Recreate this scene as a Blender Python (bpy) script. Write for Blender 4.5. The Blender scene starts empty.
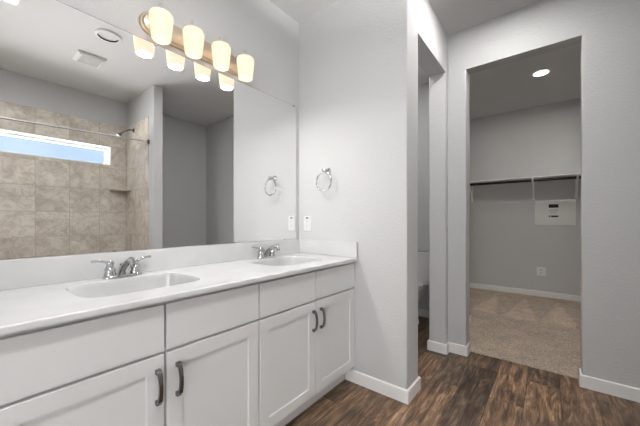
import bpy, bmesh, math, random
from mathutils import Vector, Matrix
PI = math.pi
S = bpy.context.scene
COL = S.collection

# ------------------------------------------------------------------ camera
EYE = (-1.748, -1.608, 1.133)
cd = bpy.data.cameras.new('camera'); cam = bpy.data.objects.new('camera', cd); COL.objects.link(cam)
cam.location = EYE
cam.rotation_euler = (PI/2, 0, math.atan2(-.7829, .6223))
cd.sensor_width = 36; cd.lens = 291/640*36; cd.shift_y = 7.4/640; cd.clip_start = .02
S.camera = cam

# ------------------------------------------------------------------ exposure, world, lights
S.view_settings.view_transform = 'Standard'; S.view_settings.look = 'None'
S.view_settings.gamma = 1; S.view_settings.use_curve_mapping = False
S.view_settings.exposure = 0.18
S.cycles.max_bounces = 12; S.cycles.diffuse_bounces = 6; S.cycles.glossy_bounces = 6
S.cycles.caustics_reflective = True; S.cycles.caustics_refractive = False
S.cycles.sample_clamp_indirect = 4

W = bpy.data.worlds.new('sky'); S.world = W; W.use_nodes = True
wn, wl = W.node_tree.nodes, W.node_tree.links
bgn = wn['Background']; bgn.inputs[1].default_value = 1.12
tc = wn.new('ShaderNodeTexCoord'); nz = wn.new('ShaderNodeTexNoise'); nz.inputs['Scale'].default_value = 5
rp = wn.new('ShaderNodeValToRGB')
rp.color_ramp.elements[0].position = .45; rp.color_ramp.elements[0].color = (.50, .67, .95, 1)
rp.color_ramp.elements[1].position = .75; rp.color_ramp.elements[1].color = (.62, .78, 1.0, 1)
wl.new(tc.outputs['Generated'], nz.inputs['Vector']); wl.new(nz.outputs['Fac'], rp.inputs[0]); wl.new(rp.outputs[0], bgn.inputs[0])

def area_light(name, loc, rot, sx, sy, power, color=(1, 1, 1)):
    l = bpy.data.lights.new(name, 'AREA'); l.shape = 'RECTANGLE'; l.size = sx; l.size_y = sy
    l.energy = power; l.color = color
    o = bpy.data.objects.new(name, l); COL.objects.link(o); o.location = loc; o.rotation_euler = rot
    return o
# added area lamp in an invented bedroom, filling through the doorway behind the camera
area_light('added_bedroom_fill', (-3.9, -2.4, 1.15), (0, -PI/2-math.radians(14), math.radians(16)), 2.1, 1.7, 54, (1, .995, .995))
# added area lamp standing in for sky outside, above the shower window
area_light('added_sky_fill', (-1.06, -4.5, 3.9), (math.radians(-62), 0, PI), 3.2, 1.8, 250, (.92, .96, 1.0))
# added upward area lamp for bounce off the ground, below the shower window
area_light('added_ground_fill', (-1.06, -4.9, .5), (math.radians(-62-60), 0, PI), 4.0, 2.0, 5000, (1, .98, .95))
BULB_W = 2.6; PANEL_W = 20; HALL_FILL_W = 8; CLOSET_W = 11.5; TOILET_FILL_W = 7.0

# ------------------------------------------------------------------ materials
def new_mat(name):
    m = bpy.data.materials.new(name); m.use_nodes = True
    return m, m.node_tree.nodes, m.node_tree.links, m.node_tree.nodes['Principled BSDF']
def mat(name, col, rough=.5, metal=0., spec=.5, bump=0., scale=200., detail=2., var=0., vscale=3., emis=None, es=0., coat=0.):
    m, n, l, b = new_mat(name)
    b.inputs['Base Color'].default_value = (*col, 1); b.inputs['Roughness'].default_value = rough
    b.inputs['Metallic'].default_value = metal; b.inputs['Specular IOR Level'].default_value = spec
    b.inputs['Coat Weight'].default_value = coat
    t = n.new('ShaderNodeTexCoord')
    z = n.new('ShaderNodeTexNoise'); z.inputs['Scale'].default_value = scale; z.inputs['Detail'].default_value = detail
    l.new(t.outputs['Object'], z.inputs['Vector'])
    if bump:
        bp = n.new('ShaderNodeBump'); bp.inputs['Strength'].default_value = bump; bp.inputs['Distance'].default_value = .004
        l.new(z.outputs['Fac'], bp.inputs['Height']); l.new(bp.outputs[0], b.inputs['Normal'])
    if var:
        y = n.new('ShaderNodeTexNoise'); y.inputs['Scale'].default_value = vscale; y.inputs['Detail'].default_value = 4
        l.new(t.outputs['Object'], y.inputs['Vector'])
        r = n.new('ShaderNodeValToRGB')
        r.color_ramp.elements[0].position = .3; r.color_ramp.elements[1].position = .7
        r.color_ramp.elements[0].color = (*[c*(1-var) for c in col], 1); r.color_ramp.elements[1].color = (*[min(1, c*(1+var)) for c in col], 1)
        l.new(y.outputs['Fac'], r.inputs[0]); l.new(r.outputs[0], b.inputs['Base Color'])
    if emis:
        b.inputs['Emission Color'].default_value = (*emis, 1); b.inputs['Emission Strength'].default_value = es
    return m
M = {}
M['wall'] = mat('wall_paint', (.595, .60, .605), .75, spec=.25, bump=.6, scale=70, detail=3)
M['ceil'] = mat('ceiling_paint', (.735, .74, .745), .85, spec=.2, bump=.3, scale=90, detail=3)
M['trim'] = mat('white_trim', (.88, .88, .88), .4, bump=.02, scale=60)
M['cab'] = mat('white_cabinet_paint', (.70, .705, .71), .38, bump=.02, scale=80)
M['gap'] = mat('dark_gap', (.18, .18, .18), .8, var=.1)
M['kick'] = mat('toe_kick_paint', (.62, .62, .62), .5, bump=.02)
M['marble'] = mat('cultured_marble', (.66, .665, .67), .12, var=.035, vscale=9, coat=.3)
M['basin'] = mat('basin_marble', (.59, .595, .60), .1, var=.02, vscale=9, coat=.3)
M['chrome'] = mat('chrome', (.56, .56, .57), .07, 1., bump=.01, scale=40)
M['bright'] = mat('bright_chrome', (.88, .88, .88), .22, 1., bump=.01, scale=40)
M['nickel'] = mat('brushed_nickel', (.24, .24, .238), .2, 1., bump=.04, scale=300)
M['plate'] = mat('warm_lit_nickel_plate', (.66, .56, .43), .42, 1., bump=.03, scale=300)  # warm reflection of the shades is mixed into the nickel colour
M['black'] = mat('black_plastic', (.012, .012, .012), .5, var=.1)
M['rod'] = mat('dark_bronze', (.02, .018, .016), .35, .6, var=.1)
M['plastic'] = mat('white_plastic', (.80, .80, .80), .35, var=.01)
M['vinyl'] = mat('white_vinyl', (.88, .88, .87), .4, var=.01)
M['panel'] = mat('white_panel_enamel', (.74, .74, .73), .45, var=.01)
M['china'] = mat('white_china', (.80, .80, .79), .08, coat=.4, var=.01)
M['slot'] = mat('outlet_slot', (.16, .16, .16), .5, var=.05)
M['shade'] = mat('frosted_shade', (.12, .10, .08), .5, emis=(1.0, .79, .585), es=.98, var=.02)
M['bulb'] = mat('glowing_bulb', (1, 1, 1), .5, emis=(1, .90, .76), es=1.5, var=.01)
M['lens'] = mat('lit_lens', (1, 1, 1), .5, emis=(1, .96, .92), es=6, var=.01)
M['ledpanel'] = mat('lit_diffuser', (1, 1, 1), .5, emis=(1, .99, .97), es=3, var=.01)
M['dimlens'] = mat('unlit_lens', (.75, .75, .75), .3, var=.01)
M['vent'] = mat('vent_plastic', (.86, .86, .86), .4, var=.01)
M['edge'] = mat('mirror_edge', (.22, .23, .23), .3, var=.05)
M['ink'] = mat('label_ink', (.02, .02, .02), .6, var=.1)
M['greyink'] = mat('grey_label_ink', (.30, .30, .30), .6, var=.1)

def mirror_mat():
    m, n, l, b = new_mat('mirror_silver')
    b.inputs['Base Color'].default_value = (.96, .965, .965, 1); b.inputs['Metallic'].default_value = 1; b.inputs['Roughness'].default_value = 0
    return m
M['mirror'] = mirror_mat()
def glass_mat():
    m, n, l, b = new_mat('window_glass')
    tr = n.new('ShaderNodeBsdfTransparent'); gl = n.new('ShaderNodeBsdfGlossy'); gl.inputs['Roughness'].default_value = .02
    mx = n.new('ShaderNodeMixShader'); mx.inputs[0].default_value = .05
    l.new(tr.outputs[0], mx.inputs[1]); l.new(gl.outputs[0], mx.inputs[2]); l.new(mx.outputs[0], n['Material Output'].inputs[0])
    return m
M['glass'] = glass_mat()

def mathn(n, l, op, a, b=None, c=None):
    x = n.new('ShaderNodeMath'); x.operation = op
    for i, v in enumerate((a, b, c)):
        if v is None: continue
        if isinstance(v, (int, float)): x.inputs[i].default_value = v
        else: l.new(v, x.inputs[i])
    return x.outputs[0]
def ramp(n, l, fac, stops):
    r = n.new('ShaderNodeValToRGB'); e = r.color_ramp.elements
    while len(e) < len(stops): e.new(.5)
    for i, (p, c) in enumerate(stops): e[i].position = p; e[i].color = (*c, 1)
    l.new(fac, r.inputs[0]); return r.outputs[0]
def mixc(n, l, fac, a, b, mode='MIX'):
    x = n.new('ShaderNodeMix'); x.data_type = 'RGBA'; x.blend_type = mode
    for s, v in ((x.inputs[0], fac), (x.inputs[6], a), (x.inputs[7], b)):
        if isinstance(v, (int, float)): s.default_value = v
        elif isinstance(v, tuple): s.default_value = (*v, 1)
        else: l.new(v, s)
    return x.outputs[2]

def wood_mat():
    m, n, l, b = new_mat('brown_plank_vinyl')
    t = n.new('ShaderNodeTexCoord'); o = t.outputs['Object']
    br = n.new('ShaderNodeTexBrick'); br.offset = .37; br.offset_frequency = 2
    br.inputs['Scale'].default_value = 1; br.inputs['Brick Width'].default_value = 1.05; br.inputs['Row Height'].default_value = .18
    br.inputs['Mortar Size'].default_value = .0016; br.inputs['Mortar Smooth'].default_value = .3; br.inputs['Bias'].default_value = 0
    br.inputs['Color1'].default_value = (0, 0, 0, 1); br.inputs['Color2'].default_value = (1, 1, 1, 1); br.inputs['Mortar'].default_value = (.5, .5, .5, 1)
    mp = n.new('ShaderNodeMapping'); mp.inputs['Location'].default_value = (.27, .035, 0)
    l.new(o, mp.inputs['Vector']); l.new(mp.outputs[0], br.inputs['Vector'])
    # grain, offset per plank
    off = n.new('ShaderNodeVectorMath'); off.operation = 'MULTIPLY_ADD'
    off.inputs[1].default_value = (7, 3, 5); l.new(br.outputs['Color'], off.inputs[0]); l.new(o, off.inputs[2])
    g = n.new('ShaderNodeMapping'); g.inputs['Scale'].default_value = (1.3, 6.5, 1); l.new(off.outputs[0], g.inputs['Vector'])
    n1 = n.new('ShaderNodeTexNoise'); n1.inputs['Scale'].default_value = 2.2; n1.inputs['Detail'].default_value = 9; n1.inputs['Roughness'].default_value = .68; n1.inputs['Distortion'].default_value = 1.8
    l.new(g.outputs[0], n1.inputs['Vector'])
    g2 = n.new('ShaderNodeMapping'); g2.inputs['Scale'].default_value = (4, 70, 1); l.new(off.outputs[0], g2.inputs['Vector'])
    n2 = n.new('ShaderNodeTexNoise'); n2.inputs['Scale'].default_value = 2; n2.inputs['Detail'].default_value = 5; l.new(g2.outputs[0], n2.inputs['Vector'])
    g3 = n.new('ShaderNodeMapping'); g3.inputs['Scale'].default_value = (2.2, 4.5, 1); l.new(off.outputs[0], g3.inputs['Vector'])
    n3 = n.new('ShaderNodeTexNoise'); n3.inputs['Scale'].default_value = 1.6; n3.inputs['Detail'].default_value = 3; n3.inputs['Distortion'].default_value = .8; l.new(g3.outputs[0], n3.inputs['Vector'])
    base = ramp(n, l, n1.outputs['Fac'], [(.30, (.055, .036, .025)), (.47, (.128, .085, .058)), (.58, (.215, .147, .10)), (.72, (.33, .235, .165))])
    tone = ramp(n, l, br.outputs['Color'], [(0, (.66, .66, .68)), (.5, (1.05, 1.03, 1.0)), (1, (1.6, 1.48, 1.34))])
    c = mixc(n, l, 1.0, base, tone, 'MULTIPLY')
    fine = ramp(n, l, n2.outputs['Fac'], [(.36, (.5, .5, .5)), (.6, (1.2, 1.2, 1.2))])
    c = mixc(n, l, .8, c, fine, 'MULTIPLY')
    gw = n.new('ShaderNodeMapping'); gw.inputs['Scale'].default_value = (.55, 5.5, 1); l.new(off.outputs[0], gw.inputs['Vector'])
    wv = n.new('ShaderNodeTexWave'); wv.wave_type = 'BANDS'; wv.bands_direction = 'Y'; wv.inputs['Scale'].default_value = .9
    wv.inputs['Distortion'].default_value = 9; wv.inputs['Detail'].default_value = 4; wv.inputs['Detail Scale'].default_value = 1.1; wv.inputs['Detail Roughness'].default_value = .6
    l.new(gw.outputs[0], wv.inputs['Vector'])
    wc = ramp(n, l, wv.outputs['Fac'], [(.05, (.5, .48, .47)), (.4, (1, 1, 1)), (1, (1.25, 1.22, 1.18))])
    c = mixc(n, l, .4, c, wc, 'MULTIPLY')
    blot = ramp(n, l, n3.outputs['Fac'], [(.35, (.62, .62, .65)), (.62, (1.2, 1.18, 1.14))])
    c = mixc(n, l, .8, c, blot, 'MULTIPLY')
    c = mixc(n, l, mathn(n, l, 'MULTIPLY', br.outputs['Fac'], .75), c, (.016, .011, .009))
    l.new(c, b.inputs['Base Color'])
    rr = ramp(n, l, n2.outputs['Fac'], [(.3, (.34, .34, .34)), (.7, (.5, .5, .5))]); l.new(rr, b.inputs['Roughness'])
    b.inputs['Specular IOR Level'].default_value = .4
    bp = n.new('ShaderNodeBump'); bp.inputs['Strength'].default_value = .25; bp.inputs['Distance'].default_value = .002
    h = mathn(n, l, 'SUBTRACT', n2.outputs['Fac'], mathn(n, l, 'MULTIPLY', br.outputs['Fac'], 1.5))
    l.new(h, bp.inputs['Height']); l.new(bp.outputs[0], b.inputs['Normal'])
    return m
M['wood'] = wood_mat()

def carpet_mat():
    m, n, l, b = new_mat('beige_carpet')
    t = n.new('ShaderNodeTexCoord'); o = t.outputs['Object']
    sp = n.new('ShaderNodeSeparateXYZ'); l.new(o, sp.inputs[0])
    n1 = n.new('ShaderNodeTexNoise'); n1.inputs['Scale'].default_value = 95; n1.inputs['Detail'].default_value = 3; l.new(o, n1.inputs['Vector'])
    n2 = n.new('ShaderNodeTexNoise'); n2.inputs['Scale'].default_value = 5; n2.inputs['Detail'].default_value = 4; l.new(o, n2.inputs['Vector'])
    c = ramp(n, l, n1.outputs['Fac'], [(.3, (.34, .275, .22)), (.7, (.66, .55, .45))])
    c2 = ramp(n, l, n2.outputs['Fac'], [(.3, (.88, .88, .88)), (.7, (1.1, 1.1, 1.1))])
    c = mixc(n, l, 1.0, c, c2, 'MULTIPLY')
    n3 = n.new('ShaderNodeTexNoise'); n3.inputs['Scale'].default_value = 9; n3.inputs['Detail'].default_value = 5; l.new(o, n3.inputs['Vector'])
    # vacuum strokes: brushed-pile triangles pointing at the back wall
    wob = mathn(n, l, 'MULTIPLY', mathn(n, l, 'SUBTRACT', n2.outputs['Fac'], .5), .45)
    u = mathn(n, l, 'ADD', mathn(n, l, 'DIVIDE', mathn(n, l, 'ADD', sp.outputs['Y'], .06), .36), wob)
    fr = mathn(n, l, 'FRACT', u)
    tri = mathn(n, l, 'ABSOLUTE', mathn(n, l, 'SUBTRACT', mathn(n, l, 'MULTIPLY', fr, 2), 1))
    v = mathn(n, l, 'DIVIDE', mathn(n, l, 'SUBTRACT', 3.53, sp.outputs['X']), 1.25)
    inside = mathn(n, l, 'MULTIPLY', mathn(n, l, 'SUBTRACT', mathn(n, l, 'MULTIPLY', v, .95), tri), 6)
    inside = mathn(n, l, 'MINIMUM', mathn(n, l, 'MAXIMUM', inside, 0), 1)
    inside = mathn(n, l, 'MULTIPLY', inside, mathn(n, l, 'MULTIPLY', n3.outputs['Fac'], 1.5))
    lim = mathn(n, l, 'LESS_THAN', mathn(n, l, 'ADD', v, wob), 1.0)
    fac = mathn(n, l, 'MULTIPLY', inside, lim)
    c = mixc(n, l, mathn(n, l, 'MULTIPLY', fac, .9), c, mixc(n, l, 1.0, c, (1.36, 1.36, 1.36), 'MULTIPLY'))
    l.new(c, b.inputs['Base Color']); b.inputs['Roughness'].default_value = .95; b.inputs['Specular IOR Level'].default_value = .1
    bp = n.new('ShaderNodeBump'); bp.inputs['Strength'].default_value = .7; bp.inputs['Distance'].default_value = .006
    l.new(n1.outputs['Fac'], bp.inputs['Height']); l.new(bp.outputs[0], b.inputs['Normal'])
    return m
M['carpet'] = carpet_mat()

def tile_mat(name, axis):
    m, n, l, b = new_mat(name)
    t = n.new('ShaderNodeTexCoord'); o = t.outputs['Object']
    sp = n.new('ShaderNodeSeparateXYZ'); l.new(o, sp.inputs[0])
    cb = n.new('ShaderNodeCombineXYZ')
    l.new(mathn(n, l, 'ADD', sp.outputs[axis], 20*.297 + (.290 if axis == 'X' else 2.936-.02)), cb.inputs[0])
    l.new(mathn(n, l, 'ADD', sp.outputs['Z'], 20*.29-2.396), cb.inputs[1])
    br = n.new('ShaderNodeTexBrick'); br.offset = 0; br.inputs['Scale'].default_value = 1
    br.inputs['Brick Width'].default_value = .297; br.inputs['Row Height'].default_value = .29
    br.inputs['Mortar Size'].default_value = .0022; br.inputs['Mortar Smooth'].default_value = .2
    br.inputs['Color1'].default_value = (0, 0, 0, 1); br.inputs['Color2'].default_value = (1, 1, 1, 1)
    l.new(cb.outputs[0], br.inputs['Vector'])
    off = n.new('ShaderNodeVectorMath'); off.operation = 'MULTIPLY_ADD'; off.inputs[1].default_value = (3, 5, 7)
    l.new(br.outputs['Color'], off.inputs[0]); l.new(o, off.inputs[2])
    n1 = n.new('ShaderNodeTexNoise'); n1.inputs['Scale'].default_value = 5; n1.inputs['Detail'].default_value = 8; n1.inputs['Distortion'].default_value = .9
    l.new(off.outputs[0], n1.inputs['Vector'])
    n2 = n.new('ShaderNodeTexNoise'); n2.inputs['Scale'].default_value = 8; n2.inputs['Detail'].default_value = 7; n2.inputs['Distortion'].default_value = 1.4
    l.new(off.outputs[0], n2.inputs['Vector'])
    c = ramp(n, l, n1.outputs['Fac'], [(.34, (.54, .49, .43)), (.5, (.68, .63, .565)), (.66, (.78, .735, .67))])
    vein = mathn(n, l, 'ABSOLUTE', mathn(n, l, 'SUBTRACT', n2.outputs['Fac'], .5))
    vc = ramp(n, l, vein, [(0, (.68, .64, .58)), (.06, (1, 1, 1))])
    c = mixc(n, l, .6, c, vc, 'MULTIPLY')
    c = mixc(n, l, br.outputs['Fac'], c, (.42, .375, .32))
    l.new(c, b.inputs['Base Color']); b.inputs['Roughness'].default_value = .32
    bp = n.new('ShaderNodeBump'); bp.inputs['Strength'].default_value = .4; bp.inputs['Distance'].default_value = .002
    l.new(mathn(n, l, 'SUBTRACT', 1, br.outputs['Fac']), bp.inputs['Height']); l.new(bp.outputs[0], b.inputs['Normal'])
    return m
M['tile_x'] = tile_mat('beige_tile_long_wall', 'X')
M['tile_y'] = tile_mat('beige_tile_end_wall', 'Y')

# ------------------------------------------------------------------ mesh helpers
class MB:
    def __init__(s): s.v = []; s.f = []; s.smooth = set()
    def add(s, vs, fs, smooth=False):
        b = len(s.v); s.v += [tuple(v) for v in vs]
        for f in fs:
            if smooth: s.smooth.add(len(s.f))
            s.f.append(tuple(i+b for i in f))
        return s
    def box(s, x0, x1, y0, y1, z0, z1, bev=0.):
        x0, x1 = sorted((x0, x1)); y0, y1 = sorted((y0, y1)); z0, z1 = sorted((z0, z1))
        bm = bmesh.new()
        vs = [bm.verts.new((x, y, z)) for x in (x0, x1) for y in (y0, y1) for z in (z0, z1)]
        for f in ((0, 1, 3, 2), (4, 6, 7, 5), (0, 4, 5, 1), (2, 3, 7, 6), (0, 2, 6, 4), (1, 5, 7, 3)): bm.faces.new([vs[i] for i in f])
        if bev:
            bmesh.ops.bevel(bm, geom=list(bm.edges), offset=bev, segments=2, profile=.5, affect='EDGES')
        bm.verts.index_update()
        s.add([v.co for v in bm.verts], [[v.index for v in f.verts] for f in bm.faces]); bm.free()
        return s
    def prism(s, pts, z0, z1, smooth=False):
        n = len(pts)
        a = sum(pts[i][0]*pts[(i+1) % n][1]-pts[(i+1) % n][0]*pts[i][1] for i in range(n))
        if a < 0: pts = pts[::-1]
        vs = [(x, y, z0) for x, y in pts] + [(x, y, z1) for x, y in pts]
        s.add(vs, [tuple(range(n))[::-1], tuple(range(n, 2*n))] + [(i, (i+1) % n, n+(i+1) % n, n+i) for i in range(n)])
        return s
    def rings(s, rings, close=True, cap0=True, cap1=True, smooth=True):
        n = len(rings[0]); vs = [p for r in rings for p in r]; fs = []
        for k in range(len(rings)-1):
            for i in range(n if close else n-1):
                j = (i+1) % n; fs.append((k*n+i, k*n+j, (k+1)*n+j, (k+1)*n+i))
        s.add(vs, fs, smooth)
        b = len(s.v)-len(vs)
        if cap0: s.f.append(tuple(b+i for i in range(n))[::-1])
        if cap1: s.f.append(tuple(b+(len(rings)-1)*n+i for i in range(n)))
        return s
    def tube(s, path, rad, n=12, sy=1., up=(0, 0, 1), caps=True):
        P = [Vector(p) for p in path]; R = []
        if not hasattr(rad, '__len__'): rad = [rad]*len(P)
        u0 = Vector(up)
        for k, p in enumerate(P):
            t = ((P[min(k+1, len(P)-1)]-p).normalized() + (p-P[max(k-1, 0)]).normalized()).normalized()
            a = t.cross(u0)
            if a.length < 1e-4: a = t.cross(Vector((1, 0, 0)))
            a.normalize(); c = a.cross(t).normalized()
            R.append([p + a*(math.cos(2*PI*i/n)*rad[k]) + c*(math.sin(2*PI*i/n)*rad[k]*sy) for i in range(n)])
        return s.rings(R, cap0=caps, cap1=caps)
    def lathe(s, prof, c=(0, 0, 0), n=28, axis='Z', cap0=True, cap1=True):
        R = []
        for r, h in prof:
            ring = []
            for i in range(n):
                a = 2*PI*i/n; u, v = r*math.cos(a), r*math.sin(a)
                p = {'Z': (u, v, h), 'X': (h, u, v), 'Y': (v, h, u)}[axis]
                ring.append((c[0]+p[0], c[1]+p[1], c[2]+p[2]))
            R.append(ring)
        return s.rings(R, cap0=cap0, cap1=cap1)
    def build(s, name, material, parent=None, bevel=0.):
        o3 = Vector(parent.get('_w', (0, 0, 0))) if parent else Vector((0, 0, 0))
        me = bpy.data.meshes.new(name)
        me.from_pydata([tuple(Vector(v)-o3) for v in s.v], [], s.f); me.validate()
        bm = bmesh.new(); bm.from_mesh(me); bmesh.ops.recalc_face_normals(bm, faces=bm.faces); bm.to_mesh(me); bm.free()
        if s.smooth:
            for p in me.polygons: p.use_smooth = True
            me.set_sharp_from_angle(angle=math.radians(40))
        me.materials.append(material)
        ob = bpy.data.objects.new(name, me); COL.objects.link(ob)
        if parent:
            ob.parent = parent; ob['_w'] = tuple(o3)
        if bevel:
            md = ob.modifiers.new('bevel', 'BEVEL'); md.width = bevel; md.segments = 2; md.limit_method = 'ANGLE'
        return ob
def thing(name, loc, label, cat, group=None):
    o = bpy.data.objects.new(name, None); COL.objects.link(o); o.location = loc; o.empty_display_size = .05
    o['label'] = label; o['category'] = cat; o['_w'] = tuple(loc)
    if group: o['group'] = group
    return o
def struct(o, parent=None): o['kind'] = 'structure'; return o
def copy_tree(o, parent=None):
    c = o.copy(); COL.objects.link(c); c.parent = parent
    for ch in list(o.children): copy_tree(ch, c)
    return c
def fillet(pts, rad):
    """pts: list of (x, y, rounded?)"""
    out = []; n = len(pts)
    for i, p in enumerate(pts):
        if len(p) < 3 or not p[2]: out.append(p[:2]); continue
        v = Vector(p[:2]); a = (Vector(pts[i-1][:2])-v).normalized(); b = (Vector(pts[(i+1) % n][:2])-v).normalized()
        c = v+(a+b)*rad; r0 = -b*rad; r1 = -a*rad
        for k in range(7):
            t = k/6*PI/2; out.append(tuple(c+r0*math.cos(t)+r1*math.sin(t)))
    return out

# ------------------------------------------------------------------ dimensions
ZC = 2.735; ZCC = 2.83     # ceilings: bathroom, closet
XB = 3.655                 # closet back wall
YT = -.908; YTI = -.768    # toilet partition faces
XF, XFB = .916, 1.03       # wall with the closet opening
R = .009
def wallpoly(name, pts, z0=0., z1=ZC, m='wall', head=None):
    mb = MB()
    if head:      # corners marked 2 belong to an opening: eased only up to its head
        mb.prism(fillet(pts, R), z0, head)
        mb.prism(fillet([(p[0], p[1], 1 if len(p) > 2 and p[2] == 1 else 0) for p in pts], R), head, z1)
    else: mb.prism(fillet(pts, R), z0, z1)
    return struct(mb.build(name, M[m]))

# ------------------------------------------------------------------ structure
struct(MB().box(-4.2, XFB+.02, .6, -3.6, -.1, 0).box(XFB+.02, 1.69, -.80, .1, -.1, 0).build('floor', M['wood']))
struct(MB().prism([(XFB-.005, YT-.143), (XFB-.005, -1.772), (XFB, -1.772), (XFB, -2.65), (XB, -2.65), (XB, -.25), (1.79, -.25), (1.79, YT), (XFB, YT), (XFB, YT-.143)], -.02, .006).build('floor_carpet', M['carpet']))
struct(MB().prism([(-4.2, .72), (1.79, .72), (1.79, YT), (XFB, YT), (XFB, -3.7), (-4.2, -3.7)], ZC, ZC+.1).build('ceiling', M['ceil']))
struct(MB().prism([(1.79, .1), (3.9, .1), (3.9, -2.9), (XFB, -2.9), (XFB, YT), (1.79, YT)], ZCC, ZCC+.1).build('ceiling_closet', M['ceil']))
wallpoly('wall_back', [(-1.95, 0), (1.9, 0), (1.9, .12), (-1.95, .12)])
wallpoly('wall_end', [(0, 0), (0, YT, 1), (.195, YT, 2), (.195, YTI, 2), (.114, YTI), (.114, 0)], head=2.39)
struct(MB().box(.195, .846, YT, YTI, 2.39, ZC).build('wall_toilet_header', M['wall']))
wallpoly('wall_partition', [(.846, YTI, 2), (.846, YT, 2), (XF, YT), (XF, -1.051, 2), (XFB, -1.051, 2), (XFB, YT), (1.79, YT, 1), (1.79, -.25), (1.69, -.25), (1.69, YTI)], head=2.393)
struct(MB().box(1.69, 1.79, -.25, 0, 0, ZC).build('wall_toilet_back', M['wall']))
wallpoly('wall_far', [(XF, -1.772, 2), (XFB, -1.772, 2), (XFB, -3.1), (XF, -3.1)], head=2.396)
struct(MB().box(XF, XFB, -1.772, -1.051, 2.396, ZC).build('wall_closet_header', M['wall']))
wallpoly('wall_hall', [(-.178, -2.99), (XF, -2.99), (XF, -3.1), (-.178, -3.1)])
wallpoly('wall_shower_end', [(-.282, -3.1), (-.282, -2.075, 1), (-.178, -2.075, 1), (-.178, -3.1)])
wallpoly('wall_shower_left', [(-1.95, -3.1), (-1.95, -2.08, 1), (-1.822, -2.08, 1), (-1.822, -3.1)])
# long shower wall with the window hole
WX0, WX1, WZ0, WZ1 = -1.66, -.462, 1.852, 2.100
struct(MB().box(-1.822, WX0, -2.948, -3.1, 0, ZC).box(WX1, -.282, -2.948, -3.1, 0, ZC).box(WX0, WX1, -2.948, -3.1, 0, WZ0).box(WX0, WX1, -2.948, -3.1, WZ1, ZC).build('wall_shower_back', M['wall']))
TT = 2.396
struct(MB().box(-1.81, WX0, -2.936, -2.948, 0, TT).box(WX1, -.282, -2.936, -2.948, 0, TT).box(WX0, WX1, -2.936, -2.948, 0, WZ0).box(WX0, WX1, -2.936, -2.948, WZ1, TT).build('wall_tile_back', M['tile_x']))
struct(MB().box(-.287, -.282, -2.215, -2.936, 0, TT).build('wall_tile_end', M['tile_y']))
struct(MB().box(-1.822, -1.81, -2.215, -2.948, 0, TT).build('wall_tile_left', M['tile_y']))
# unseen wall behind the camera, its doorway widened to let the fill in
struct(MB().box(-1.95, -1.85, 0, -.44, 0, ZC).box(-1.95, -1.85, -2.0, -2.09, 0, ZC).box(-1.95, -1.85, -.44, -2.0, 2.396, ZC).build('wall_left', M['wall']))
# invented bedroom shell behind the camera, added to bounce fill and block sky
struct(MB().box(-4.2, -4.1, .6, -3.6, 0, ZC).build('wall_fill_room_left', M['wall']))
struct(MB().box(-4.1, -1.95, .6, .72, 0, ZC).box(-1.95, -1.85, .12, .72, 0, ZC).build('wall_fill_room_back', M['wall']))
struct(MB().box(-4.1, -1.95, -3.6, -3.72, 0, ZC).box(-1.95, -1.85, -3.1, -3.72, 0, ZC).build('wall_fill_room_front', M['wall']))
# closet
struct(MB().box(XB, XB+.12, -.13, -2.78, 0, ZCC).build('wall_closet_back', M['wall']))
struct(MB().box(1.79, XB, -.25, -.13, 0, ZCC).build('wall_closet_left', M['wall']))
struct(MB().box(XFB, XB, -2.65, -2.78, 0, ZCC).build('wall_closet_right', M['wall']))

# window
w = struct(MB().box(WX0, WX1, -2.93, -3.06, WZ1-.012, WZ1).box(WX0, WX1, -2.93, -3.06, WZ0, WZ0+.012)
           .box(WX0, WX0+.012, -2.93, -3.06, WZ0+.012, WZ1-.012).box(WX1-.012, WX1, -2.93, -3.06, WZ0+.012, WZ1-.012).build('window_1', M['vinyl']))
f = .03
MB().box(WX0+.012, WX1-.012, -3.03, -3.06, WZ1-.012-f, WZ1-.012).box(WX0+.012, WX1-.012, -3.03, -3.06, WZ0+.012, WZ0+.012+f*.6) \
    .box(WX0+.012, WX0+.012+f, -3.03, -3.06, WZ0+.03, WZ1-.042).box(WX1-.012-f, WX1-.012, -3.03, -3.06, WZ0+.03, WZ1-.042).build('window_frame', M['vinyl'], w)
MB().box(WX0+.042, WX1-.042, -3.042, -3.047, WZ0+.03, WZ1-.042).build('window_pane', M['glass'], w)

# baseboards: outline path, profile with a small eased top
def baseboard(name, path, h=.083, t=.012, side=1):
    P = [Vector(p) for p in path]; nrm = []
    for i in range(len(P)-1):
        d = (P[i+1]-P[i]).normalized(); nrm.append(Vector((-d.y, d.x))*side)
    prof = [(0, 0), (t, 0), (t, h-.006), (t-.005, h), (0, h)]
    rings = []
    for i, p in enumerate(P):
        if i == 0: m = nrm[0]
        elif i == len(P)-1: m = nrm[-1]
        else:
            m = nrm[i-1]+nrm[i]; m = m/(1+nrm[i-1].dot(nrm[i]))
        rings.append([(p.x+m.x*a, p.y+m.y*a, z) for a, z in prof])
    return struct(MB().rings(rings, smooth=False).build(name, M['trim']))
baseboard('baseboard_end', [(0, -.46), (0, YT), (.195, YT), (.195, YTI), (.114, YTI), (.114, 0)], side=-1)
baseboard('baseboard_partition', [(1.69, -.02), (1.69, YTI), (.846, YTI), (.846, YT), (XF, YT), (XF, -1.051), (XFB-.01, -1.051)], side=-1)
baseboard('baseboard_far', [(XFB-.01, -1.772), (XF, -1.772), (XF, -2.99), (-.178, -2.99), (-.178, -2.08)], side=-1)
baseboard('baseboard_closet', [(XFB, -1.06), (XFB, YT), (1.79, YT), (1.79, -.25), (XB, -.25), (XB, -2.65), (XFB, -2.65), (XFB, -1.79)], side=-1, h=.083)
for o in (bpy.data.objects['baseboard_closet'],): o.location.z = .005

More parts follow.
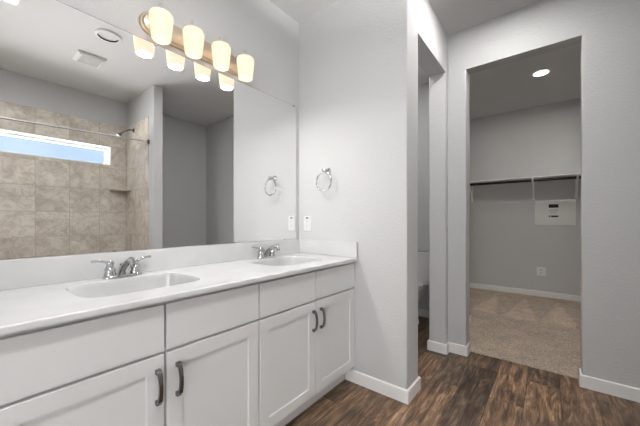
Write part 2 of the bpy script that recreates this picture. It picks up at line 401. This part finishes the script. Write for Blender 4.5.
# ------------------------------------------------------------------ vanity cabinets
YV = -.535
def pull(parent, x, z, name='handle'):
    mb = MB(); y0 = YV-.001; L = .118
    n = 14; R_ = []
    for k in range(n+1):
        t = k/n; zz = z + L/2 - L*t; e = math.sin(PI*t)**.55; yy = y0-.010-.020*e
        wx = .0084-.0022*math.sin(PI*t); th = .0042
        R_.append([(x-wx, yy-th, zz), (x+wx, yy-th, zz), (x+wx, yy+th, zz), (x-wx, yy+th, zz)])
    mb.rings(R_, smooth=True)
    for s in (1, -1):
        zc = z+s*(L/2-.006)
        mb.box(x-.0088, x+.0088, y0, y0-.015, zc-.008, zc+.008, .0015)
    return mb.build(name, M['nickel'], parent)
def shaker(x0, x1, z0, z1, parent, name='door'):
    w_, d, t = .055, .008, .02
    yb, yf = YV+t, YV
    def rect(a, y): return [(x0+a, y, z0+a), (x1-a, y, z0+a), (x1-a, y, z1-a), (x0+a, y, z1-a)]
    return MB().rings([rect(0, yb), rect(0, yf+.0015), rect(.0015, yf), rect(w_, yf), rect(w_+.003, yf+d), rect(w_+.006, yf+d)], smooth=False).build(name, M['cab'], parent)
def cabinet(x0, x1, xm, label, labs):
    t = thing('vanity_cabinet', ((x0+x1)/2, -.27, 0), label, 'cabinet', 'vanity cabinets under the white countertop')
    MB().box(x0, x0+.018, -.02, -.495, .10, .853).box(x1-.018, x1, -.02, -.495, .10, .853).box(x0+.018, x1-.018, -.02, -.03, .10, .853) \
        .box(x0+.018, x1-.018, -.03, -.495, .10, .118).box(x0, x1, -.495, -.514, .10, .135).box(x0, x1, -.495, -.514, .645, .690).box(x0, x1, -.495, -.514, .815, .853) \
        .box(x0, x0+.04, -.495, -.514, .135, .645).box(x1-.04, x1, -.495, -.514, .135, .645).box(xm-.03, xm+.03, -.495, -.514, .135, .645) \
        .box(x0, x0+.04, -.495, -.514, .69, .815).box(x1-.04, x1, -.495, -.514, .69, .815).box(xm-.03, xm+.03, -.495, -.514, .69, .815).build('cabinet_body', M['cab'], t)
    MB().box(x0, x1, -.02, -.455, 0, .0995).build('toe_kick', M['kick'], t)
    g = .0042
    for (a, b, hx) in ((x0, xm, xm-.028), (xm, x1, xm+.042)):
        MB().box(a+g, b-g, YV, YV+.02, .672, .835, .0015).build('drawer_front', M['cab'], t)
        d = shaker(a+g, b-g, .118, .661, t)
        pull(d, hx, .556)
    return t
cabinet(-1.702, -.8555, -1.280, 'white vanity cabinet under the nearer sink, left half of the vanity', 0)
cabinet(-.8545, -.006, -.436, 'white vanity cabinet under the farther sink, against the towel ring wall', 1)

# ------------------------------------------------------------------ countertop with two integral basins
CX0, CX1, CY0, CY1, CZ0, CZ1 = -1.712, -.002, -.56, -.002, .854, .874
top = thing('countertop', (-.857, -.28, CZ0), 'long white cultured marble vanity countertop with two moulded basins', 'countertop')
SINKS = [(-1.272, -.268), (-.405, -.268)]; SA, SB = .217, .163
NP = 96
def ray_rect(c, a, x0, x1, y0, y1):
    dx, dy = math.cos(a), math.sin(a); t = 1e9
    if abs(dx) > 1e-9: t = min(t, ((x1 if dx > 0 else x0)-c[0])/dx)
    if abs(dy) > 1e-9: t = min(t, ((y1 if dy > 0 else y0)-c[1])/dy)
    return (c[0]+dx*t, c[1]+dy*t)
def sup(c, a, A, B, p=4.6):
    ca, sa = math.cos(a), math.sin(a)
    r = (abs(ca/A)**p+abs(sa/B)**p)**(-1/p)
    return (c[0]+r*ca, c[1]+r*sa)
mb = MB(); xr = [CX0, -.84, CX1]; e = .004
for k, c in enumerate(SINKS):
    x0, x1 = (CX0+e, -.84) if k == 0 else (-.84, CX1)
    cor = sorted([math.atan2(y-c[1], x-c[0]) % (2*PI) for x in (x0, x1) for y in (CY0+e, CY1)])
    ang = sorted([2*PI*i/NP for i in range(NP)] + cor)
    outer = [(*ray_rect(c, a, x0, x1, CY0+e, CY1), CZ1) for a in ang]
    rim = [(*sup(c, a, SA, SB), CZ1) for a in ang]
    mb.rings([outer, rim], cap0=False, cap1=False, smooth=False)
    rings = [[(*sup(c, a, SA*s, SB*s), CZ1-d) for a in ang] for s, d in ((1, 0), (.988, .003), (.972, .016), (.955, .040), (.93, .070), (.88, .100), (.80, .120), (.65, .131), (.4, .138), (.12, .142))]
    b = MB().rings(rings, cap0=False, cap1=True).build('basin', M['basin'], top)
    MB().lathe([(.0, -.004), (.021, -.004), (.022, .0), (.017, .002), (.0155, -.001), (.001, -.001)], (c[0], c[1], CZ1-.140), 20).build('drain', M['chrome'], b)
# edges and underside
rect = [(CX0, CY0), (CX1, CY0), (CX1, CY1), (CX0, CY1)]
mb.rings([[(CX0+e, CY0+e, CZ1), (CX1, CY0+e, CZ1), (CX1, CY1, CZ1), (CX0+e, CY1, CZ1)], [(*p, CZ1-e) for p in rect], [(*p, CZ0) for p in rect],
          [(CX0+.02, CY0+.03, CZ0), (CX1-.02, CY0+.03, CZ0), (CX1-.02, CY1-.03, CZ0), (CX0+.02, CY1-.03, CZ0)]], cap0=False, cap1=False, smooth=False)
mb.build('slab', M['marble'], top)
MB().box(CX0, CX1, CY1, CY1-.02, CZ1, .985, .003).build('backsplash', M['marble'], top)
MB().box(CX1-.018, CX1, CY1-.0205, CY0+.004, CZ1, .985, .003).build('side_splash', M['marble'], top)

# ------------------------------------------------------------------ mirror
mir = thing('mirror', (-.86, -.0015, .99), 'large frameless wall mirror above the white vanity backsplash', 'mirror')
MB().box(-1.705, -.040, -.0015, -.0065, .9885, 2.042).build('mirror_glass', M['mirror'], mir)
MB().box(-1.708, -.037, -.0005, -.0045, .9875, 2.0455).build('backing', M['edge'], mir)
for x in (-.07, -1.1):
    MB().box(x-.008, x+.008, -.0050, -.010, 2.034, 2.049, .002).build('clip', M['chrome'], mir)
for x in (-.17, -.62, -1.28):
    MB().box(x-.008, x+.008, -.0070, -.010, .986, .992, .001).build('clip', M['chrome'], mir)

# ------------------------------------------------------------------ faucets
def faucet(x, y, label):
    z = CZ1+.001
    t = thing('faucet', (x, y, z), label, 'faucet', 'chrome faucets on the vanity')
    def rr(a, b, zz): return [(*sup((x, y), 2*PI*i/40, a, b, 4), zz) for i in range(40)]
    MB().rings([rr(.078, .027, z), rr(.078, .027, z+.006), rr(.074, .023, z+.011)]).build('base_plate', M['chrome'], t)
    # spout: rises from the middle and reaches over the basin
    path = [(x, y+.017, z+.010), (x, y+.014, z+.024), (x, y-.004, z+.042), (x, y-.034, z+.060), (x, y-.066, z+.075), (x, y-.096, z+.084), (x, y-.113, z+.077), (x, y-.118, z+.062)]
    sp = MB().tube(path, [.0150, .0145, .0140, .0135, .0130, .0125, .0120, .0112], 18, up=(1, 0, 0)).build('spout', M['chrome'], t)
    MB().lathe([(.0095, 0), (.0095, -.006), (.007, -.006)], (x, y-.118, z+.064), 16).build('aerator', M['nickel'], sp)
    MB().tube([(x, y+.0205, z+.0125), (x, y+.029, z+.048)], [.0022, .0022], 8).lathe([(.002, .042), (.005, .046), (.005, .052), (.001, .054)], (x, y+.029, z+.004), 12).build('lift_rod', M['chrome'], t)
    for s in (-1, 1):
        hx = x+s*.051
        h = MB().lathe([(.0225, .0105), (.0235, .018), (.0205, .024), (.0195, .032), (.0215, .035), (.0215, .040), (.0175, .044), (.0155, .052), (.0130, .058), (.0155, .062), (.0155, .070), (.011, .077), (.001, .079)], (hx, y, z), 22)
        h.tube([(hx, y, z+.064), (hx+s*.020, y+.002, z+.074), (hx+s*.045, y+.004, z+.079), (hx+s*.068, y+.005, z+.080)], [.0095, .0080, .0066, .0078], 12, sy=.8)
        h.build('handle', M['chrome'], t)
    return t
faucet(-1.262, -.062, 'chrome two-handle faucet behind the nearer sink')
faucet(-.398, -.062, 'chrome two-handle faucet behind the farther sink, near the side wall')

# ------------------------------------------------------------------ vanity light bar
lx0, lx1, lz = -1.176, -.560, 2.132
vl = thing('vanity_light', (-.868, -.0005, lz), 'brushed nickel vanity light bar with four glowing frosted shades above the mirror', 'light fixture')
def stad(r, y, dx=0.):
    pts = []
    for i in range(17): a = -PI/2+PI*i/16; pts.append((lx1-.057+r*math.cos(a), y, lz+r*math.sin(a)))
    for i in range(17): a = PI/2+PI*i/16; pts.append((lx0+.057+r*math.cos(a), y, lz+r*math.sin(a)))
    return pts
MB().rings([stad(.057, -.0005), stad(.057, -.012), stad(.053, -.016), stad(.047, -.016), stad(.044, -.026), stad(.040, -.029)]).build('backplate', M['plate'], vl)
SX = [-1.114, -.949, -.782, -.611]
DZ = -.007
for x in SX:
    yc = -.108
    MB().tube([(x, -.025, lz+.004), (x, -.045, lz+.008), (x, -.066, lz+.034), (x, -.084, lz+.060), (x, -.097, lz+.067), (x, yc, lz+.062), (x, yc, lz+.030)], .0062, 12, up=(1, 0, 0)) \
        .lathe([(.012, 0), (.012, -.008), (.006, -.012)], (x, -.027, lz+.004), 16, 'Y') \
        .lathe([(.001, 2.178), (.009, 2.177), (.012, 2.170), (.019, 2.166), (.021, 2.160), (.021, 2.156), (.001, 2.156)], (x, yc, DZ), 20).build('arm', M['bright'], vl)
    sh = MB().lathe([(.019, 2.160), (.036, 2.160), (.048, 2.154), (.0535, 2.143), (.0535, 2.130), (.0435, 2.033), (.0415, 2.027), (.0385, 2.027), (.040, 2.036), (.050, 2.130), (.049, 2.141), (.044, 2.150), (.019, 2.156)], (x, yc, DZ), 32, cap0=False, cap1=False).build('shade', M['shade'], vl)
    MB().lathe([(.001, 2.040), (.018, 2.042), (.027, 2.052), (.029, 2.066), (.024, 2.080), (.014, 2.102), (.013, 2.156), (.001, 2.156)], (x, yc, DZ), 20).build('bulb', M['bulb'], sh)
    l = bpy.data.lights.new('bulb_light', 'AREA'); l.shape = 'DISK'; l.energy = BULB_W; l.size = .072; l.color = (1, .97, .93)
    lo = bpy.data.objects.new('bulb_light', l); COL.objects.link(lo); lo.parent = vl; lo.location = Vector((x, yc, 2.0285+DZ))-Vector(vl['_w'])

# ------------------------------------------------------------------ towel ring
tr = thing('towel_ring', (0, -.300, 1.501), 'chrome towel ring hanging on the grey wall beside the mirror', 'towel ring')
MB().lathe([(.024, -.0005), (.024, -.006), (.019, -.010), (.012, -.016), (.010, -.040), (.013, -.046), (.013, -.062), (.009, -.066), (.001, -.067)], (0, -.300, 1.501), 22, 'X').build('post', M['chrome'], tr)
rp_ = [(-.056, -.297+.069*math.sin(a), 1.501-.013-.069+.069*math.cos(a)) for a in [2*PI*i/48 for i in range(48)]]
R_ = []
for i, p in enumerate(rp_):
    a = 2*PI*i/48; rad = Vector((0, math.sin(a), math.cos(a)))
    R_.append([tuple(Vector(p)+rad*(.0055*math.cos(q))+Vector((1, 0, 0))*(.0055*math.sin(q))) for q in [2*PI*j/10 for j in range(10)]])
MB().rings(R_+[R_[0]], cap0=False, cap1=False).build('ring', M['chrome'], tr)

# ------------------------------------------------------------------ wall outlets
def outlet_end():
    y, z = -.093, 1.107
    t = thing('wall_outlet', (0, y, z), 'white rectangular outlet with a dark button on the wall by the mirror corner', 'outlet')
    MB().box(-.0005, -.006, y-.037, y+.037, z-.060, z+.060, .002).build('cover_plate', M['panel'], t)
    d = MB().box(-.006, -.0085, y-.0165, y+.0165, z-.034, z+.034, .001).build('receptacle', M['panel'], t)
    MB().box(-.006, -.0085, y-.012, y+.012, z+.040, z+.051, .001).build('button', M['slot'], t)
    for s in (-1, 1):
        MB().box(-.0084, -.0090, y-.006, y-.004, z+s*.018-.005, z+s*.018+.005).box(-.0084, -.0090, y+.004, y+.006, z+s*.018-.004, z+s*.018+.004).build('slots', M['slot'], d)
outlet_end()
def outlet_closet():
    x, y, z = XB-.0005, -1.490, .378
    t = thing('wall_outlet', (x, y, z), 'white wall outlet low on the closet back wall', 'outlet')
    MB().box(x, x-.006, y-.052, y+.052, z-.062, z+.062, .002).build('cover_plate', M['plastic'], t)
    for s in (-1, 1):
        d = MB().lathe([(.021, 0), (.021, -.003), (.001, -.003)], (x-.006, y, z+s*.024), 20, 'X').build('receptacle', M['panel'], t)
        zz = z+s*.024
        MB().box(x-.0088, x-.0095, y-.010, y-.005, zz-.003, zz+.009).box(x-.0088, x-.0095, y+.005, y+.010, zz-.003, zz+.009).build('slots', M['slot'], d)
outlet_closet()

# ------------------------------------------------------------------ closet shelf, rod, brackets, panel
XW = XB-.0005; SXF = XW-.262; SZ = 1.758
sh = MB().box(SXF, XW, -.252, -2.648, SZ-.017, SZ, .0015).build('closet_shelf', M['trim'])
sh['label'] = 'long white closet shelf board high on the back wall'; sh['category'] = 'shelf'
rod = MB().tube([(XW-.290, -.2515, 1.700), (XW-.290, -2.6485, 1.700)], .019, 16).build('closet_rod', M['rod'])
rod['label'] = 'dark hanging rod running under the front edge of the white closet shelf'; rod['category'] = 'closet rod'
def bracket(y, label):
    t = thing('shelf_bracket', (XW, y, SZ-.3), label, 'bracket', 'white shelf and rod brackets')
    z1 = SZ-.0175; t_ = .0065
    MB().box(XW, XW-.012, y-.010, y+.010, 1.44, z1).build('wall_plate', M['trim'], t)
    MB().box(XW-.012, XW-.275, y-.010, y+.010, z1-.012, z1).build('arm', M['trim'], t)
    MB().tube([(XW-.006, y, 1.452), (XW-.125, y, 1.583), (XW-.245, y, 1.722)], [.011, .011, .011], 8).box(XW-.001, XW-.028, y-.014, y+.014, 1.437, 1.472, .004).build('brace', M['trim'], t)
    hook = [(XW-.265, y, z1-.004), (XW-.313, y, z1-.006), (XW-.317, y, 1.715), (XW-.3125, y, 1.688), (XW-.290, y, 1.675), (XW-.273, y, 1.682)]
    MB().tube(hook, .0055, 8, up=(0, 1, 0), sy=2.0).build('hook', M['trim'], t)
bracket(-.575, 'white shelf bracket at the left edge of the closet view')
bracket(-1.400, 'white shelf bracket directly above the left edge of the white panel')
bracket(-1.880, 'white shelf bracket at the right edge of the closet view')

pn = thing('media_panel', (XW, -1.647, 1.25), 'white enamelled wiring panel cover below the closet shelf with a printed label', 'panel')
py0, py1, pz0, pz1 = -1.417, -1.872, 1.066, 1.425
MB().box(XW, XW-.010, py0, py1, pz0, pz1, .004).build('cover', M['panel'], pn)
lab = MB().box(XW-.010, XW-.0106, -1.575, -1.690, 1.175, 1.376).build('label_sheet', M['panel'], pn)
xk = XW-.0107
MB().box(xk, xk-.0006, -1.578, -1.688, 1.316, 1.366).build('title_block', M['ink'], lab)
MB().box(xk, xk-.0006, -1.580, -1.684, 1.277, 1.285).box(xk, xk-.0006, -1.590, -1.670, 1.258, 1.261).box(xk, xk-.0006, -1.588, -1.676, 1.243, 1.246).box(xk, xk-.0006, -1.592, -1.668, 1.228, 1.231).build('text_lines', M['greyink'], lab)
MB().box(xk, xk-.0006, -1.580, -1.596, 1.182, 1.204).box(xk, xk-.0006, -1.604, -1.686, 1.180, 1.204).build('footer_block', M['ink'], lab)

# ------------------------------------------------------------------ ceiling fixtures
cl = thing('recessed_light', (2.455, -1.515, ZCC), 'round lit recessed light in the closet ceiling', 'ceiling light')
MB().lathe([(.072, -.004), (.095, -.006), (.098, -.001), (.072, -.0005)], (2.455, -1.515, ZCC), 36, cap0=False, cap1=False).build('trim_ring', M['trim'], cl)
MB().lathe([(.001, -.006), (.05, -.006), (.072, -.004), (.072, -.001), (.001, -.001)], (2.455, -1.515, ZCC), 36).build('lens', M['lens'], cl)
l = bpy.data.lights.new('closet_lamp', 'AREA'); l.shape = 'DISK'; l.size = .13; l.energy = CLOSET_W; l.color = (1, .95, .90)
lo = bpy.data.objects.new('closet_lamp', l); COL.objects.link(lo); lo.parent = cl; lo.location = (0, 0, -.012)

c = (-.915, -1.415, ZC)
dl = thing('recessed_downlight', c, 'round unlit recessed downlight with black inner baffle, seen in the mirror', 'ceiling light')
MB().lathe([(.074, -.013), (.080, -.014), (.092, -.010), (.097, -.001), (.090, -.0008)], c, 40, cap0=False, cap1=False).build('trim_ring', M['trim'], dl)
MB().lathe([(.074, -.013), (.073, -.001)], c, 40, cap0=False, cap1=False).build('baffle', M['black'], dl)
MB().lathe([(.0725, -.001), (.0725, -.003), (.001, -.003)], c, 40, cap0=False).build('lens', M['dimlens'], dl)

c = (.38, -1.33, ZC)  # unseen downlight added to brighten the hall walls
hl = thing('recessed_downlight', c, 'added unseen round downlight brightening the hall in front of the closet opening', 'ceiling light')
MB().lathe([(.072, -.004), (.095, -.006), (.098, -.001), (.072, -.0005)], c, 36, cap0=False, cap1=False).build('trim_ring', M['trim'], hl)
MB().lathe([(.001, -.006), (.05, -.006), (.072, -.004), (.072, -.001), (.001, -.001)], c, 36).build('lens', M['lens'], hl)
l = bpy.data.lights.new('hall_fill_lamp', 'AREA'); l.shape = 'DISK'; l.size = .13; l.energy = HALL_FILL_W; l.color = (1, .97, .94)
lo = bpy.data.objects.new('hall_fill_lamp', l); COL.objects.link(lo); lo.parent = hl; lo.location = (0, 0, -.012)

c = (-.911, -1.985)
ef = thing('exhaust_fan', (c[0], c[1], ZC), 'white square exhaust fan grille on the ceiling, seen in the mirror', 'fan')
def rq(a, z): return [(c[0]-a, c[1]-a, z), (c[0]+a, c[1]-a, z), (c[0]+a, c[1]+a, z), (c[0]-a, c[1]+a, z)]
MB().rings([rq(.112, ZC-.0005), rq(.112, ZC-.010), rq(.096, ZC-.026), rq(.02, ZC-.028)], smooth=False).build('cover', M['vent'], ef)
sl = MB()
for k in range(7):
    yy = c[1]-.075+.025*k; sl.box(c[0]-.08, c[0]+.08, yy-.002, yy+.002, ZC-.031, ZC-.0265)
sl.build('slats', M['vent'], ef)

cp = thing('ceiling_light', (-1.585, -1.345, ZC), 'square lit ceiling light at the top left of the mirror', 'ceiling light')
MB().box(-1.718, -1.452, -1.478, -1.212, ZC-.0005, ZC-.018, .003).build('frame', M['trim'], cp)
MB().box(-1.710, -1.460, -1.470, -1.220, ZC-.0185, ZC-.021).build('diffuser', M['ledpanel'], cp)
l = bpy.data.lights.new('panel_lamp', 'AREA'); l.shape = 'SQUARE'; l.size = .24; l.energy = PANEL_W; l.color = (1, .995, .985)
lo = bpy.data.objects.new('panel_lamp', l); COL.objects.link(lo); lo.parent = cp; lo.location = (0, 0, -.025)

# ------------------------------------------------------------------ toilet
l = bpy.data.lights.new('toilet_fill_lamp', 'AREA'); l.shape = 'DISK'; l.size = .25; l.energy = TOILET_FILL_W; l.color = (1, .97, .93)  # unseen bare lamp added to brighten the toilet room
lo = bpy.data.objects.new('toilet_fill_lamp', l); COL.objects.link(lo); lo.location = (.75, -.38, ZC-.01)
tx, ty = 1.685, -.36
to = thing('toilet', (tx-.35, ty, 0), 'white china toilet in the small room behind the grey partition', 'toilet')
def sq(cx, cy, a, b, z, p=4, n=40): return [(*sup((cx, cy), 2*PI*i/n, a, b, p), z) for i in range(n)]
MB().rings([sq(tx-.105, ty, .085, .195, .415, 5), sq(tx-.105, ty, .093, .212, .45, 5), sq(tx-.105, ty, .097, .225, .62, 5), sq(tx-.105, ty, .097, .228, .742, 5)]).build('tank', M['china'], to)
MB().rings([sq(tx-.107, ty, .102, .234, .742, 5), sq(tx-.107, ty, .105, .238, .752, 5), sq(tx-.107, ty, .105, .238, .770, 5), sq(tx-.107, ty, .098, .230, .778, 5)]).build('tank_lid', M['china'], to)
MB().rings([sq(tx-.34, ty, .19, .115, 0, 2.8), sq(tx-.34, ty, .185, .11, .03, 2.8), sq(tx-.33, ty, .165, .095, .14, 2.6), sq(tx-.35, ty, .20, .125, .26, 2.4), sq(tx-.39, ty, .27, .175, .36, 2.3), sq(tx-.40, ty, .285, .185, .405, 2.3), sq(tx-.40, ty, .275, .175, .412, 2.3)]).box(tx-.21, tx-.02, ty-.10, ty+.10, .26, .414, .02).build('bowl', M['china'], to)
MB().rings([sq(tx-.43, ty, .25, .185, .414, 2.3), sq(tx-.43, ty, .255, .19, .422, 2.3), sq(tx-.43, ty, .25, .186, .434, 2.3)]).build('seat', M['plastic'], to)
MB().rings([sq(tx-.425, ty, .25, .188, .436, 2.3), sq(tx-.425, ty, .255, .192, .444, 2.3), sq(tx-.425, ty, .24, .178, .456, 2.3)]).build('seat_lid', M['plastic'], to)
MB().lathe([(.012, 0), (.012, -.01), (.004, -.012)], (tx-.203, ty+.14, .69), 14, 'X').tube([(tx-.212, ty+.14, .69), (tx-.216, ty+.09, .685)], .006, 8).build('flush_lever', M['chrome'], to)

# ------------------------------------------------------------------ shower fittings (seen in the mirror)
sr = thing('shower_rod', (-1.05, -2.20, 2.05), 'thin chrome shower curtain rod across the tiled shower', 'curtain rod')
a, b = Vector((-1.8095, -2.20, 2.028)), Vector((-.2875, -2.20, 2.080))
MB().tube([a, b], .011, 14).build('rod', M['bright'], sr)
for x, z, s in ((-1.8095, 2.028, 1), (-.2875, 2.080, -1)):
    MB().lathe([(.026, 0), (.026, s*.008), (.016, s*.022), (.012, s*.022)], (x, -2.20, z), 20, 'X').build('flange', M['nickel'], sr)
hd = thing('shower_fixture', (-.2875, -2.668, 2.305), 'small chrome shower head on a bent arm near the tile corner', 'shower head')
MB().lathe([(.030, 0), (.028, -.008), (.012, -.012)], (-.2875, -2.668, 2.305), 20, 'X').build('escutcheon', M['nickel'], hd)
MB().tube([(-.292, -2.668, 2.305), (-.335, -2.668, 2.303), (-.385, -2.668, 2.275), (-.425, -2.668, 2.240)], .0095, 12, up=(0, 1, 0)).build('arm', M['nickel'], hd)
R_ = []
d = Vector((-.66, 0, -.75)).normalized(); q = Vector((0, 1, 0)); s_ = d.cross(q)
for r, h in ((.012, 0), (.015, .018), (.022, .030), (.038, .055), (.040, .064), (.034, .066)):
    ctr = Vector((-.423, -2.668, 2.242))+d*h
    R_.append([tuple(ctr+q*(r*math.cos(2*PI*i/24))+s_*(r*math.sin(2*PI*i/24))) for i in range(24)])
MB().rings(R_).build('head', M['nickel'], hd)
pts = [(-.2875, -2.9355)]+[(-.2875-.19*math.cos(PI/2*i/12), -2.9355+.19*math.sin(PI/2*i/12)) for i in range(13)]
cs = MB().prism(pts, 1.522, 1.540).build('corner_shelf', M['tile_y'])
cs['label'] = 'small quarter-round shelf in the tiled shower corner'; cs['category'] = 'shelf'

for o in bpy.data.objects:
    if '_w' in o: del o['_w']
